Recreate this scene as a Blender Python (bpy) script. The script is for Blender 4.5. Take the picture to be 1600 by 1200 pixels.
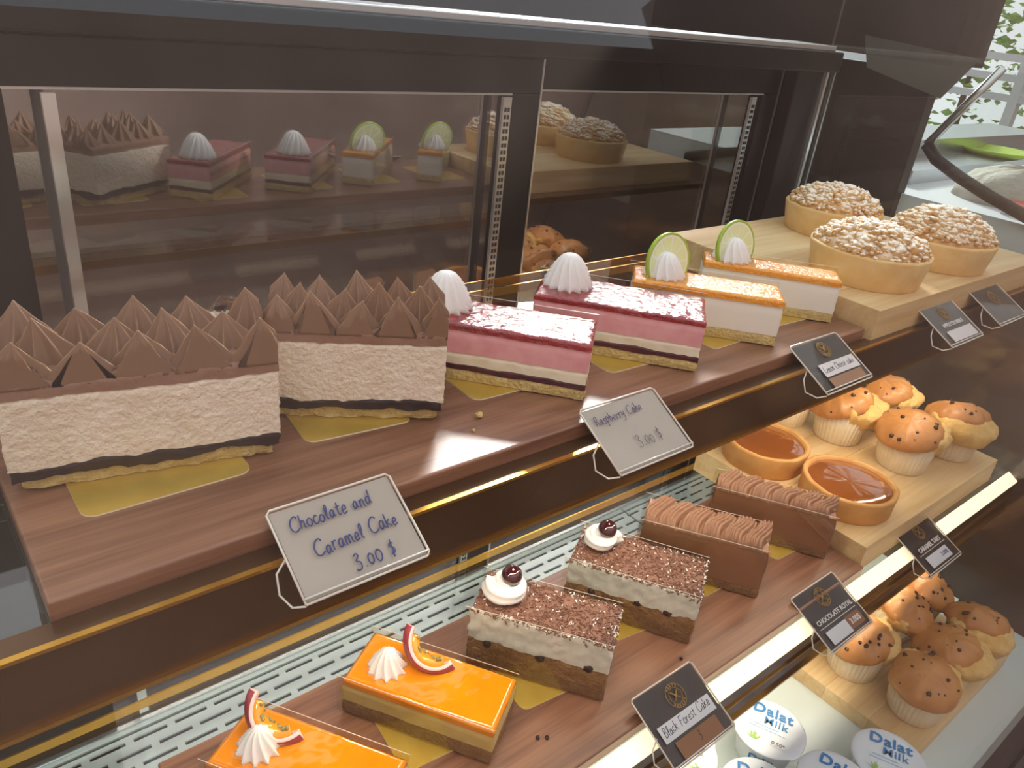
import bpy, bmesh, math, random
from mathutils import Vector, Matrix, noise
random.seed(7)
PI = math.pi
scene = bpy.context.scene
for o in list(bpy.data.objects):
    bpy.data.objects.remove(o)
col = scene.collection

def lin(h):
    h = h.lstrip('#'); r = []
    for i in (0, 2, 4):
        c = int(h[i:i+2], 16) / 255
        r.append(c/12.92 if c <= .04045 else ((c+.055)/1.055)**2.4)
    return (r[0], r[1], r[2], 1.0)

# ---------------------------------------------------------------- camera
cam_d = bpy.data.cameras.new('camera'); cam = bpy.data.objects.new('camera', cam_d); col.objects.link(cam)
cam_d.sensor_width = 36; cam_d.lens = 36*1215/1600; cam_d.clip_start = .01; cam_d.clip_end = 200
cx = Vector((.77440443, -.62416306, .103529))
cy = -Vector((-.21152224, -.40962772, -.88739139))
cz = -Vector((.59628527, .66530113, -.44924189))
cam.matrix_world = Matrix(((cx.x, cy.x, cz.x, 0), (cx.y, cy.y, cz.y, 0), (cx.z, cy.z, cz.z, 0), (0, 0, 0, 1)))
scene.camera = cam
# ---------------------------------------------------------------- world, sun, exposure
W = bpy.data.worlds.new('sky'); scene.world = W; W.use_nodes = True
bg = W.node_tree.nodes['Background']; bg.inputs[0].default_value = (.95, .95, 1.0, 1); bg.inputs[1].default_value = .78
def add_light(name, kind, energy, color, loc, rot=None, parent=None, **kw):
    d = bpy.data.lights.new(name, kind); d.energy = energy; d.color = color
    for k, v in kw.items(): setattr(d, k, v)
    o = bpy.data.objects.new(name, d); col.objects.link(o); o.location = loc
    if rot is not None: o.rotation_euler = rot
    if parent: o.parent = parent
    return o
sun = add_light('sun_offscreen', 'SUN', 3.2, (1.0, .97, .93), (3, 3, 3), angle=math.radians(11))
sun.rotation_euler = Vector((-.69, -.73, -.49)).to_track_quat('-Z', 'Y').to_euler()
vs = scene.view_settings
vs.view_transform = 'Standard'; vs.look = 'None'; vs.exposure = 0.7; vs.gamma = 1; vs.use_curve_mapping = False

ZU, ZM, ZL = -.25, -.505, -.74      # tops of the wood boards on the two shelves; lower deck

# ================================================================ materials
MATS = {}
def mat(name, color='#808080', rough=.5, metal=0, spec=.5, sss=0, coat=0, emit=None, estr=0, noise_=None, bump=None, trans=0, alpha=1):
    """noise_=(scale, colour2, amount[, detail, stretch])  bump=(scale, strength, dist)"""
    if name in MATS: return MATS[name]
    m = bpy.data.materials.new(name); m.use_nodes = True; nt = m.node_tree; b = nt.nodes['Principled BSDF']
    c = lin(color) if isinstance(color, str) else color
    b.inputs['Base Color'].default_value = c; b.inputs['Roughness'].default_value = rough
    b.inputs['Metallic'].default_value = metal; b.inputs['Specular IOR Level'].default_value = spec
    b.inputs['Transmission Weight'].default_value = trans; b.inputs['Alpha'].default_value = alpha
    if sss:
        b.inputs['Subsurface Weight'].default_value = sss; b.inputs['Subsurface Radius'].default_value = (1, .7, .4); b.inputs['Subsurface Scale'].default_value = .004
    if coat:
        b.inputs['Coat Weight'].default_value = coat; b.inputs['Coat Roughness'].default_value = .06
    if emit:
        b.inputs['Emission Color'].default_value = lin(emit); b.inputs['Emission Strength'].default_value = estr
    tc = nt.nodes.new('ShaderNodeTexCoord')
    def tex(scale, detail=4, stretch=None):
        n = nt.nodes.new('ShaderNodeTexNoise'); n.inputs['Scale'].default_value = scale; n.inputs['Detail'].default_value = detail
        if stretch:
            mp = nt.nodes.new('ShaderNodeMapping'); mp.inputs['Scale'].default_value = stretch
            nt.links.new(tc.outputs['Object'], mp.inputs[0]); nt.links.new(mp.outputs[0], n.inputs['Vector'])
        else: nt.links.new(tc.outputs['Object'], n.inputs['Vector'])
        return n
    if noise_:
        n = tex(noise_[0], noise_[3] if len(noise_) > 3 else 4, noise_[4] if len(noise_) > 4 else None)
        r = nt.nodes.new('ShaderNodeValToRGB'); am = noise_[2]
        r.color_ramp.elements[0].position = .5-.5*(1-am)*.6-.02; r.color_ramp.elements[1].position = .5+.5*(1-am)*.6+.02
        r.color_ramp.elements[0].color = lin(noise_[1]); r.color_ramp.elements[1].color = c
        nt.links.new(n.outputs['Fac'], r.inputs[0]); nt.links.new(r.outputs[0], b.inputs['Base Color'])
    if bump:
        n = tex(bump[0], 5); bp = nt.nodes.new('ShaderNodeBump'); bp.inputs['Strength'].default_value = bump[1]; bp.inputs['Distance'].default_value = bump[2]
        nt.links.new(n.outputs['Fac'], bp.inputs['Height']); nt.links.new(bp.outputs[0], b.inputs['Normal'])
        if coat: nt.links.new(bp.outputs[0], b.inputs['Coat Normal'])
    MATS[name] = m; return m

def wood(name, light, dark, rough=.4, scale=1.0, axis=0, coat=0):
    """fine grain running along one local axis"""
    m = bpy.data.materials.new(name); m.use_nodes = True; nt = m.node_tree; b = nt.nodes['Principled BSDF']
    tc = nt.nodes.new('ShaderNodeTexCoord'); mp = nt.nodes.new('ShaderNodeMapping')
    s = [70*scale, 70*scale, 70*scale]; s[axis] = 5*scale; mp.inputs['Scale'].default_value = s
    n = nt.nodes.new('ShaderNodeTexNoise'); n.inputs['Scale'].default_value = 1; n.inputs['Detail'].default_value = 7; n.inputs['Distortion'].default_value = .6
    s2 = [400*scale]*3; s2[axis] = 14*scale
    mp2 = nt.nodes.new('ShaderNodeMapping'); mp2.inputs['Scale'].default_value = s2
    n2 = nt.nodes.new('ShaderNodeTexNoise'); n2.inputs['Scale'].default_value = 1; n2.inputs['Detail'].default_value = 3
    for a, c in ((mp, n), (mp2, n2)):
        nt.links.new(tc.outputs['Object'], a.inputs[0]); nt.links.new(a.outputs[0], c.inputs['Vector'])
    mx = nt.nodes.new('ShaderNodeMath'); mx.operation = 'MULTIPLY_ADD'; mx.inputs[1].default_value = .45
    nt.links.new(n2.outputs['Fac'], mx.inputs[0]); nt.links.new(n.outputs['Fac'], mx.inputs[2])
    r = nt.nodes.new('ShaderNodeValToRGB'); r.color_ramp.elements[0].position = .52; r.color_ramp.elements[1].position = .92
    r.color_ramp.elements[0].color = lin(dark); r.color_ramp.elements[1].color = lin(light)
    nt.links.new(mx.outputs[0], r.inputs[0]); nt.links.new(r.outputs[0], b.inputs['Base Color'])
    b.inputs['Roughness'].default_value = rough
    if coat: b.inputs['Coat Weight'].default_value = coat; b.inputs['Coat Roughness'].default_value = .25
    bp = nt.nodes.new('ShaderNodeBump'); bp.inputs['Strength'].default_value = .15; bp.inputs['Distance'].default_value = .0006
    nt.links.new(n2.outputs['Fac'], bp.inputs['Height']); nt.links.new(bp.outputs[0], b.inputs['Normal'])
    MATS[name] = m; return m

def clear(name, tint='#ffffff', ior=1.45, base=0.0, gloss='#ffffff', rough=0.0):
    """thin clear sheet: transparent plus a Fresnel reflection (same for every ray)"""
    m = bpy.data.materials.new(name); m.use_nodes = True; nt = m.node_tree; nt.nodes.clear()
    out = nt.nodes.new('ShaderNodeOutputMaterial'); mix = nt.nodes.new('ShaderNodeMixShader')
    t = nt.nodes.new('ShaderNodeBsdfTransparent'); g = nt.nodes.new('ShaderNodeBsdfGlossy'); ge = nt.nodes.new('ShaderNodeNewGeometry')
    t.inputs[0].default_value = lin(tint); g.inputs[0].default_value = lin(gloss); g.inputs['Roughness'].default_value = rough
    dp = nt.nodes.new('ShaderNodeVectorMath'); dp.operation = 'DOT_PRODUCT'; nt.links.new(ge.outputs['Incoming'], dp.inputs[0]); nt.links.new(ge.outputs['Normal'], dp.inputs[1])
    def mth(op, x, y=None, c=None):
        q = nt.nodes.new('ShaderNodeMath'); q.operation = op; nt.links.new(x, q.inputs[0])
        if y is not None: q.inputs[1].default_value = y
        if c is not None: q.inputs[2].default_value = c
        return q.outputs[0]
    f0 = ((ior-1)/(ior+1))**2
    ab = mth('ABSOLUTE', dp.outputs['Value']); iv = mth('MULTIPLY_ADD', ab, -1, 1); p5 = mth('POWER', iv, 5); sk = mth('MULTIPLY_ADD', p5, 1-f0, f0+base)
    cl = nt.nodes.new('ShaderNodeMath'); cl.operation = 'MINIMUM'; cl.inputs[1].default_value = 1; nt.links.new(sk, cl.inputs[0]); nt.links.new(cl.outputs[0], mix.inputs[0])
    nt.links.new(t.outputs[0], mix.inputs[1]); nt.links.new(g.outputs[0], mix.inputs[2]); nt.links.new(mix.outputs[0], out.inputs[0])
    MATS[name] = m; return m

def dusted(name, base, dust, brown):
    """baked crumble: golden with browned spots and icing sugar lying on what faces up"""
    m = mat(name, base, .8, noise_=(60, brown, .25), bump=(300, .4, .001)); nt = m.node_tree; b = nt.nodes['Principled BSDF']
    src = b.inputs['Base Color'].links[0].from_socket
    g = nt.nodes.new('ShaderNodeNewGeometry'); sx = nt.nodes.new('ShaderNodeSeparateXYZ'); nt.links.new(g.outputs['Normal'], sx.inputs[0])
    n = nt.nodes.new('ShaderNodeTexNoise'); n.inputs['Scale'].default_value = 55; n.inputs['Detail'].default_value = 5
    tc = nt.nodes.new('ShaderNodeTexCoord'); nt.links.new(tc.outputs['Object'], n.inputs['Vector'])
    mu = nt.nodes.new('ShaderNodeMath'); mu.operation = 'MULTIPLY'; nt.links.new(sx.outputs['Z'], mu.inputs[0]); nt.links.new(n.outputs['Fac'], mu.inputs[1])
    r = nt.nodes.new('ShaderNodeValToRGB'); r.color_ramp.elements[0].position = .22; r.color_ramp.elements[1].position = .44
    nt.links.new(mu.outputs[0], r.inputs[0])
    mx = nt.nodes.new('ShaderNodeMixRGB'); nt.links.new(r.outputs[0], mx.inputs[0]); nt.links.new(src, mx.inputs[1]); mx.inputs[2].default_value = lin(dust)
    nt.links.new(mx.outputs[0], b.inputs['Base Color']); return m

mat('black_frame', '#121114', .30, spec=.25, noise_=(30, '#101013', .4), bump=(500, .05, .0003))
mat('black_seal', '#0c0b0d', .6)
mat('steel', '#c9ced2', .28, metal=.9)
mat('bright_steel', '#e6ebee', .18, metal=.85)
mat('dark_metal', '#4a3a34', .4, metal=.2)
mat('gold_metal', '#c9953a', .22, metal=.9)
mat('bronze_rail', '#5a3d22', .22, metal=.55, spec=.5)
mat('gold_card', '#dfbf5c', .28, metal=.45, noise_=(40, '#d3b04b', .5))
mat('card_edge', '#efe6c4', .5)
mat('led', '#fff3d6', .5, emit='#ffe8bd', estr=.8)
mat('grille_paint', '#e2eaf0', .35, metal=.25)
mat('deck_paint', '#cfdcd8', .35, spec=.5)
mat('dark_tray', '#3a4147', .5)
mat('wall_dark', '#241915', .6, noise_=(3, '#1a110e', .4))
mat('wall_brown', '#b39d90', .7, noise_=(2, '#9a8478', .3))
mat('floor_tile', '#5c473c', .45, noise_=(4, '#4c3930', .4))
mat('hood', '#1c1815', .5, spec=.2)
mat('cabinet_brown', '#6b5044', .5, noise_=(8, '#5d4439', .4))
mat('hood_grey', '#55564f', .4)
wood('tray_wood', '#9c6f54', '#724a35', .34, 1.0, 0, .3)
wood('board_pale', '#ecd3a2', '#d9b780', .5, .6, 0)
wood('board_pale2', '#e2c795', '#cda873', .5, .6, 0)
clear('front_glass', '#ffffff', 1.42)
clear('door_glass', '#d8d2d0', 1.5, .20)
clear('side_glass', '#f2f7f4', 1.45)
clear('shelf_glass', '#f2f7f5', 1.5, .02)
clear('acrylic', '#f4f2ee', 1.3, 0)
clear('acetate', '#fdfcf8', 1.35, .012)
clear('glass_edge', '#c9d6d4', 1.5, .22)
mat('acrylic_edge', '#e9e2d6', .12, spec=.8)
mat('paper', '#d9d3d0', .6, noise_=(20, '#cfc8c6', .4))
mat('label_white', '#d5d8da', .6)
mat('label_brown', '#2e201d', .4, noise_=(60, '#3a2a25', .4))
mat('label_tan', '#8b5f3c', .5)
mat('ink_blue', '#39407c', .5)
mat('ink_violet', '#41305f', .5)
mat('ink_dark', '#3b3a40', .5)
mat('gold_print', '#b08945', .4, metal=.3)
mat('white_print', '#dcd8d4', .5)
# food
mat('choc_cream', '#87664f', .55, sss=.15, bump=(250, .12, .0006))
mat('choc_cream_cut', '#967460', .7, noise_=(90, '#8d6753', .3), bump=(300, .35, .0012))
mat('caramel_mousse', '#f5e9d6', .75, sss=.2, noise_=(60, '#ead9c2', .25), bump=(380, .9, .0022))
mat('choc_layer', '#2c1c1c', .45, bump=(150, .5, .0012))
mat('sponge', '#e6cf8c', .85, noise_=(220, '#cdb06a', .3), bump=(420, 1, .003))
mat('rasp_jelly', '#b01826', .10, spec=.6, coat=1.0, sss=.1, noise_=(25, '#7d0d1b', .3), bump=(150, 1.0, .0032))
mat('rasp_mousse', '#eaaeb0', .6, sss=.2, noise_=(90, '#e09ca0', .4), bump=(260, .35, .0008))
mat('vanilla_mousse', '#f3ead2', .6, sss=.2, noise_=(80, '#e8dcc0', .4), bump=(260, .35, .0008))
mat('berry_jam', '#3d1320', .25, noise_=(120, '#591c28', .3), bump=(200, .5, .0012))
mat('lemon_jelly', '#f49b16', .14, spec=.6, coat=.8, sss=.15, noise_=(60, '#f7ac2b', .4), bump=(320, .9, .0018))
mat('cheese_cream', '#f4efe2', .55, sss=.2, bump=(240, .15, .0006))
mat('passion_jelly', '#f8a012', .10, spec=.6, coat=1.0, sss=.25, noise_=(18, '#f08c08', .3), bump=(60, .12, .001))
mat('passion_mousse', '#e3cc8c', .55, sss=.2, noise_=(90, '#d6bb76', .4), bump=(260, .25, .0006))
mat('brown_sponge', '#a8835a', .85, noise_=(150, '#8a6540', .3), bump=(380, 1, .0032))
mat('dark_sponge', '#7d5b40', .85, noise_=(150, '#98744f', .3), bump=(380, 1, .0032))
mat('white_cream', '#f6f5f3', .5, sss=.25, bump=(200, .06, .0004))
mat('white_mousse', '#eef0ee', .6, sss=.25, noise_=(120, '#dfe3e2', .4), bump=(240, .5, .0012))
mat('choc_flake', '#8c6350', .55, noise_=(120, '#75503f', .3))
mat('white_flake', '#f4eee6', .6)
mat('cherry', '#3a0f16', .08, spec=.7, coat=1.0)
mat('royal_mousse', '#94694f', .38, spec=.45, noise_=(40, '#8f6349', .4), bump=(120, .12, .0006))
mat('royal_piping', '#926c54', .5, sss=.1, bump=(240, .1, .0004))
mat('lime_rind', '#9ec23a', .35, noise_=(200, '#b4d04e', .4))
mat('lime_flesh', '#eef3c6', .25, sss=.4, noise_=(120, '#e2ecae', .3))
mat('lime_pith', '#f0f4d8', .5)
mat('passion_rind', '#a8444e', .3, noise_=(60, '#8e3040', .3), coat=.3)
mat('passion_pith', '#f1cfc9', .5)
mat('passion_pulp', '#f3a51c', .1, sss=.3, coat=1.0, bump=(150, .4, .001))
mat('passion_seed', '#8f8444', .25, coat=.6)
mat('tart_crust', '#efd196', .7, noise_=(45, '#e2b870', .3), bump=(200, .4, .001))
mat('caramel_crust', '#dba866', .65, noise_=(45, '#c98f49', .3), bump=(200, .4, .001))
mat('caramel', '#9a5a2a', .08, spec=.6, coat=1.0, sss=.1, noise_=(12, '#8a4c20', .3), bump=(25, .1, .002))
dusted('crumble', '#e6c184', '#fdf6e8', '#cf9d5c')
mat('muffin_paper', '#e9ddc0', .7, noise_=(60, '#dccba6', .4))
mat('muffin_top', '#cf9452', .45, noise_=(22, '#b4763a', .25), bump=(130, .5, .0014), coat=.15)
mat('muffin_crumb', '#ecca84', .85, noise_=(70, '#d8ab5c', .3), bump=(140, 1.0, .003))
mat('choc_chip', '#3a2119', .35)
mat('tub_white', '#e8eef2', .4, sss=.1)
mat('tub_foil', '#e9f1f6', .32, noise_=(6, '#dfeaf1', .4), bump=(40, .12, .0015))
mat('print_blue', '#1f7fc0', .45)
mat('print_light', '#8cc3e0', .45)
mat('print_green', '#8fbf45', .45)
mat('green_plastic', '#b6d62a', .35)
mat('red_plastic', '#d0453c', .35)
mat('white_plastic', '#e9eef2', .35)
mat('ice_heap', '#cfc8bb', .7, noise_=(25, '#b3aa9b', .3), bump=(60, .8, .006))
mat('leaf', '#5d8a34', .6, noise_=(10, '#86ad4c', .4))
mat('bark', '#4b3526', .8)
mat('white_paint', '#dfe4e8', .5)

# ================================================================ mesh helpers
class MB:
    def __init__(s): s.v = []; s.f = []; s.m = []
    def box(s, a, b, mi=0):
        x0, y0, z0 = a; x1, y1, z1 = b; k = len(s.v)
        s.v += [(x0,y0,z0),(x1,y0,z0),(x1,y1,z0),(x0,y1,z0),(x0,y0,z1),(x1,y0,z1),(x1,y1,z1),(x0,y1,z1)]
        for q in ((0,3,2,1),(4,5,6,7),(0,1,5,4),(1,2,6,5),(2,3,7,6),(3,0,4,7)): s.f.append([k+i for i in q]); s.m.append(mi)
        return s
    def add(s, verts, faces, mi=0):
        k = len(s.v); s.v += [tuple(v) for v in verts]; s.f += [[k+i for i in f] for f in faces]; s.m += [mi]*len(faces); return s
    def tube(s, pts, r, n=8, mi=0, caps=True):
        pts = [Vector(p) for p in pts]; k = len(s.v); N = len(pts)
        up = Vector((0, 0, 1)); prev = None
        for i, p in enumerate(pts):
            t = (pts[min(i+1, N-1)]-pts[max(i-1, 0)]).normalized()
            if prev is None:
                a = t.orthogonal().normalized()
            else:
                a = (prev - t*prev.dot(t)).normalized()
            prev = a; b = t.cross(a); rr = r[i] if isinstance(r, (list, tuple)) else r
            for j in range(n):
                th = 2*PI*j/n; s.v.append(tuple(p + a*math.cos(th)*rr + b*math.sin(th)*rr))
        for i in range(N-1):
            for j in range(n):
                s.f.append([k+i*n+j, k+i*n+(j+1) % n, k+(i+1)*n+(j+1) % n, k+(i+1)*n+j]); s.m.append(mi)
        if caps:
            s.f.append([k+j for j in range(n)][::-1]); s.m.append(mi); s.f.append([k+(N-1)*n+j for j in range(n)]); s.m.append(mi)
        return s
    def lathe(s, prof, n=48, fn=None, mi=0, close=True):
        """prof: [(r,z)] ; fn(r,z,theta,i)->(r,z)"""
        k = len(s.v); N = len(prof)
        for i, (r, z) in enumerate(prof):
            for j in range(n):
                th = 2*PI*j/n; rr, zz = (r, z) if fn is None else fn(r, z, th, i/(N-1))
                s.v.append((rr*math.cos(th), rr*math.sin(th), zz))
        for i in range(N-1):
            for j in range(n):
                s.f.append([k+i*n+j, k+i*n+(j+1) % n, k+(i+1)*n+(j+1) % n, k+(i+1)*n+j]); s.m.append(mi)
        if close:
            s.f.append([k+j for j in range(n)][::-1]); s.m.append(mi); s.f.append([k+(N-1)*n+j for j in range(n)]); s.m.append(mi)
        return s
    def mesh(s, name, mats, smooth=True):
        me = bpy.data.meshes.new(name); me.from_pydata(s.v, [], s.f)
        for m in (mats if isinstance(mats, (list, tuple)) else [mats]): me.materials.append(MATS[m])
        me.polygons.foreach_set('material_index', s.m)
        me.polygons.foreach_set('use_smooth', [smooth]*len(s.f)); me.update()
        return me
    def obj(s, name, mats, parent=None, loc=(0,0,0), rot=None, smooth=True):
        return link(name, s.mesh(name, mats, smooth), parent, loc, rot)
def link(name, me, parent=None, loc=(0,0,0), rot=None):
    o = bpy.data.objects.new(name, me); col.objects.link(o); o.location = loc
    if rot: o.rotation_euler = rot
    if parent: o.parent = parent
    return o
def tag(o, label, cat, group=None):
    o['label'] = label; o['category'] = cat
    if group: o['group'] = group
    return o
def thing(name, label, cat, loc=(0,0,0), rotz=0, group=None):
    o = bpy.data.objects.new(name, None); col.objects.link(o); o.empty_display_size = .02
    o.location = loc; o.rotation_euler = (0, 0, rotz); return tag(o, label, cat, group)
def struct(o): o['kind'] = 'structure'; return o
def copy_tree(o, parent=None):
    c = o.copy(); col.objects.link(c); c.parent = parent
    for ch in list(o.children): copy_tree(ch, c)
    return c
def boxo(name, a, b, m, parent=None, bev=0):
    """bevelled box whose origin is its centre bottom"""
    cx_, cy_ = (a[0]+b[0])/2, (a[1]+b[1])/2; z = a[2]
    mb = MB().box((a[0]-cx_, a[1]-cy_, 0), (b[0]-cx_, b[1]-cy_, b[2]-z))
    o = mb.obj(name, m, parent, (cx_, cy_, z), smooth=False)
    if bev:
        md = o.modifiers.new('bevel', 'BEVEL'); md.width = bev; md.segments = 3
    return o
def fbm(x, y, z, s): return noise.noise(Vector((x+s*7.13, y-s*3.7, z+s*1.9)))

# ================================================================ room
def plane_box(name, a, b, m): return struct(boxo(name, a, b, m))
plane_box('floor', (-3, -3, -1.40), (7, 3.6, -1.35), 'floor_tile')
plane_box('wall_back', (-3, 2.2, -1.35), (3.0, 2.3, .35), 'wall_dark')
plane_box('wall_front', (-3, -2.9, -1.35), (4.6, -2.8, 1.9), 'wall_brown')
plane_box('wall_right', (4.5, -2.8, -1.35), (4.6, 1.15, 2.2), 'wall_brown')
plane_box('wall_left', (-3.1, -2.8, -1.35), (-3, 2.2, 1.9), 'wall_brown')

# ================================================================ the display case
case = thing('display_case', 'black framed glass pastry display case with sliding rear doors and lit shelves', 'display case', (.57, .4, -1.35))
def P(o):
    """parent while keeping world placement"""
    o.parent = case; o.matrix_parent_inverse = Matrix.Translation((-.57, -.4, 1.35)); return o
X0, X1 = -.055, 1.145
P(boxo('plinth', (X0-.02, .05, -1.35), (X1+.02, .72, -.80), 'dark_metal', bev=.004))
P(boxo('deck', (X0, .084, -.80), (X1, .545, ZL), 'deck_paint'))
P(boxo('grille_tray', (X0, .545, -.80), (X1, .652, ZL-.03), 'dark_tray'))
# slotted air grilles behind the lower deck
def grille(x0, x1):
    mb = MB(); rows = 6; y0, y1 = .547, .646; pitch = (y1-y0)/rows
    zt, zb = ZL, ZL-.002
    for r in range(rows+1):
        y = y0 + r*pitch
        mb.box((x0, y-.0058 if r else y0, zb), (x1, y+.0058 if r < rows else y1, zt))
    for r in range(rows):
        ya = y0+r*pitch+.0058; yb = y0+(r+1)*pitch-.0058
        x = x0 - (.021 if r % 2 else 0)
        while x < x1:
            a, b = max(x, x0), min(x+.008, x1)
            if b > a: mb.box((a, ya, zb), (b, yb, zt))
            x += .042
    return P(mb.obj('air_grille', 'grille_paint', smooth=False))
grille(X0, .858); grille(.862, X1)
P(boxo('grille_lip', (X0, .648, ZL-.01), (X1, .656, ZL+.010), 'bright_steel', bev=.002))

# rear frame and the two sliding doors
P(boxo('top_rail', (-.12, .655, -.059), (X1+.02, .74, -.031), 'black_frame', bev=.002))
P(boxo('steel_cap', (-.12, .664, -.031), (X1+.01, .735, -.0235), 'bright_steel', bev=.0015))
P(boxo('rear_post', (-.12, .655, -.80), (-.07, .74, -.031), 'black_frame', bev=.002))
P(boxo('rear_post', (1.085, .672, -.80), (X1+.02, .74, -.059), 'black_frame', bev=.002))
P(boxo('rear_sill', (-.12, .656, -.80), (X1+.02, .74, ZL-.012), 'black_frame'))
def sliding_door(x0, x1, yf, st, zt=-.0605, zb=ZL-.012, head=.035):
    mb = MB(); y1 = yf+.022
    mb.box((x0, yf, zt-head), (x1, y1, zt)); mb.box((x0, yf, zb), (x1, y1, zb+.02))
    mb.box((x0, yf, zb+.02), (x0+st, y1, zt-head)); mb.box((x1-st, yf, zb+.02), (x1, y1, zt-head))
    d = mb.obj('sliding_door', 'black_frame', smooth=False); bv = d.modifiers.new('bevel', 'BEVEL'); bv.width = .0015; bv.segments = 2
    P(d)
    g = MB().box((x0+st, yf+.012, zb+.02), (x1-st, yf+.015, zt-head)).obj('door_pane', 'door_glass', d, smooth=False)
    e = MB().box((x0+st-.0005, yf-.0012, zt-head-.0015), (x1-st, yf, zt-head+.0005)).box((x1-.0035, yf-.0012, zb), (x1-.001, yf, zt)).obj('edge_trim', 'steel', d, smooth=False)
    return d
sliding_door(-.07, .588, .662, .042)
sliding_door(.575, 1.082, .694, .040)
# the left door's stile is wider on its hidden side
P(boxo('door_handle_stile', (-.07, .6605, ZL), (.090, .6618, -.0965), 'black_frame'))
# slotted shelf uprights
def upright(x, y, z0, z1):
    mb = MB().box((x-.0055, y, z0), (x+.0055, y+.004, z1)); z = z0+.01
    o = P(mb.obj('shelf_upright', 'steel', smooth=False)); k = MB()
    while z < z1-.008:
        k.box((x-.0032, y-.0006, z), (x-.0008, y-.0001, z+.0042)); k.box((x+.0008, y-.0006, z), (x+.0032, y-.0001, z+.0042)); z += .0072
    h = k.obj('slots', 'black_seal', o, smooth=False); h['kind'] = 'stuff'
    return o
upright(.536, .655, ZL+.02, -.098); upright(1.003, .68, ZL+.02, -.098)
P(boxo('shelf_upright', (.112, .650, ZL+.02), (.121, .655, -.098), 'bright_steel'))

def sheet(name, a, b, m, edge=True):
    o = P(MB().box(a, b).obj(name, m, smooth=False)); return o
# side glass panels with bright cut edges
def side_panel(x):
    yt = lambda z: .225 + .32*(z+.28)
    pts = [(yt(.10)+.004, .10), (.66, .10), (.66, -.80), (yt(-.80)+.004, -.80)]
    if x > .5: pts = [(yt(.10)+.004, .10), (.668, .10), (.668, -.80), (yt(-.80)+.004, -.80)]
    v = [(x, p[0], p[1]) for p in pts] + [(x+.006, p[0], p[1]) for p in pts]
    o = P(MB().add(v, [(0,1,2,3), (7,6,5,4)]).obj('side_glass', 'side_glass', smooth=False))
    MB().add(v, [(0,4,5,1), (1,5,6,2), (2,6,7,3), (3,7,4,0)]).obj('cut_edge', 'glass_edge', o, smooth=False)
    return o
side_panel(X0); side_panel(X1)
P(boxo('corner_profile', (X1-.008, .658, -.80), (X1-.002, .662, -.031), 'bright_steel'))
P(boxo('corner_profile', (X1+.012, .658, -.80), (X1+.016, .662, -.031), 'steel'))
# slanted front glass and the glass top
def fg(z): return .225 + .32*(z+.28)
v = [(X0, fg(-.80), -.80), (X1+.006, fg(-.80), -.80), (X1+.006, fg(.10), .10), (X0, fg(.10), .10)]
v2 = [(a, b+.005, c) for a, b, c in v]
P(MB().add(v+v2, [(0,1,2,3), (7,6,5,4), (0,4,5,1), (2,6,7,3)]).obj('front_glass', 'front_glass', smooth=False))
P(MB().box((X0, fg(.10), .10), (X1+.006, .67, .106)).obj('top_glass', 'side_glass', smooth=False))

# glass shelves with their price rails and light strips
def shelf(z, y0, y1, rail_y, upper):
    o = P(MB().box((X0+.008, y0, z-.008), (X1-.004, y1, z)).obj('glass_shelf', 'shelf_glass', smooth=False))
    MB().box((X0+.008, y1, z-.0085), (X1-.004, y1+.0015, z+.0003)).box((X0+.008, y1-.022, z-.0083), (X1-.004, y1-.0205, z+.0003)).obj('rear_edge', 'gold_metal', o, smooth=False)
    xa, xb = X0+.008, X1-.004; ty = .3025 if upper else .2355
    if upper:
        r = MB().box((xa, rail_y, z-.040), (xb, rail_y+.004, z-.001)).box((xa, rail_y+.0008, z-.0008), (xb, ty, z+.0018)).box((xa, rail_y+.004, z-.040), (xb, rail_y+.03, z-.037)).obj('price_rail', 'bronze_rail', o, smooth=False)
        MB().box((xa, rail_y-.0028, z+.0002), (xb, rail_y+.0005, z+.0022)).box((xa, rail_y-.0025, z-.0425), (xb, rail_y+.002, z-.040)).obj('gold_lip', 'gold_metal', r, smooth=False)
    else:
        r = MB().box((xa, rail_y, z-.052), (xb, rail_y+.004, z-.010)).box((xa, rail_y+.004, z-.052), (xb, rail_y+.03, z-.049)).obj('price_rail', 'bronze_rail', o, smooth=False)
        MB().box((xa, rail_y-.0018, z-.030), (xb, rail_y-.0002, z-.0288)).box((xa, rail_y-.0025, z-.0545), (xb, rail_y+.002, z-.052)).obj('gold_lip', 'gold_metal', r, smooth=False)
        MB().add([(xa, rail_y-.001, z-.007), (xb, rail_y-.001, z-.007), (xb, ty, z+.001), (xa, ty, z+.001), (xa, rail_y-.001, z-.009), (xb, rail_y-.001, z-.009), (xb, ty, z-.001), (xa, ty, z-.001)], [(0,1,2,3), (7,6,5,4), (0,4,5,1), (1,5,6,2), (2,6,7,3), (3,7,4,0)]).obj('light_diffuser', 'led', r, smooth=False)
    l = MB().box((.09, rail_y+.033, z-.022), (X1-.02, rail_y+.043, z-.012)).obj('light_strip', 'led', o, smooth=False)
    return o
TU = .012  # tray thickness
sh_u = shelf(ZU-TU, .295, .580, .290, True)
sh_m = shelf(ZM-TU, .2365, .500, .2225, False)
for nm, y, z, e in (('upper_shelf_light', .290+.038, ZU-TU-.0226, 1.55), ('middle_shelf_light', .2225+.038, ZM-TU-.0226, 1.7)):
    L = add_light(nm, 'AREA', e, (1.0, .86, .66), ((.09+X1-.02)/2, y, z), (math.radians(20), 0, 0), shape='RECTANGLE', size=X1-.11, size_y=.010)
    P(L)

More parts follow.
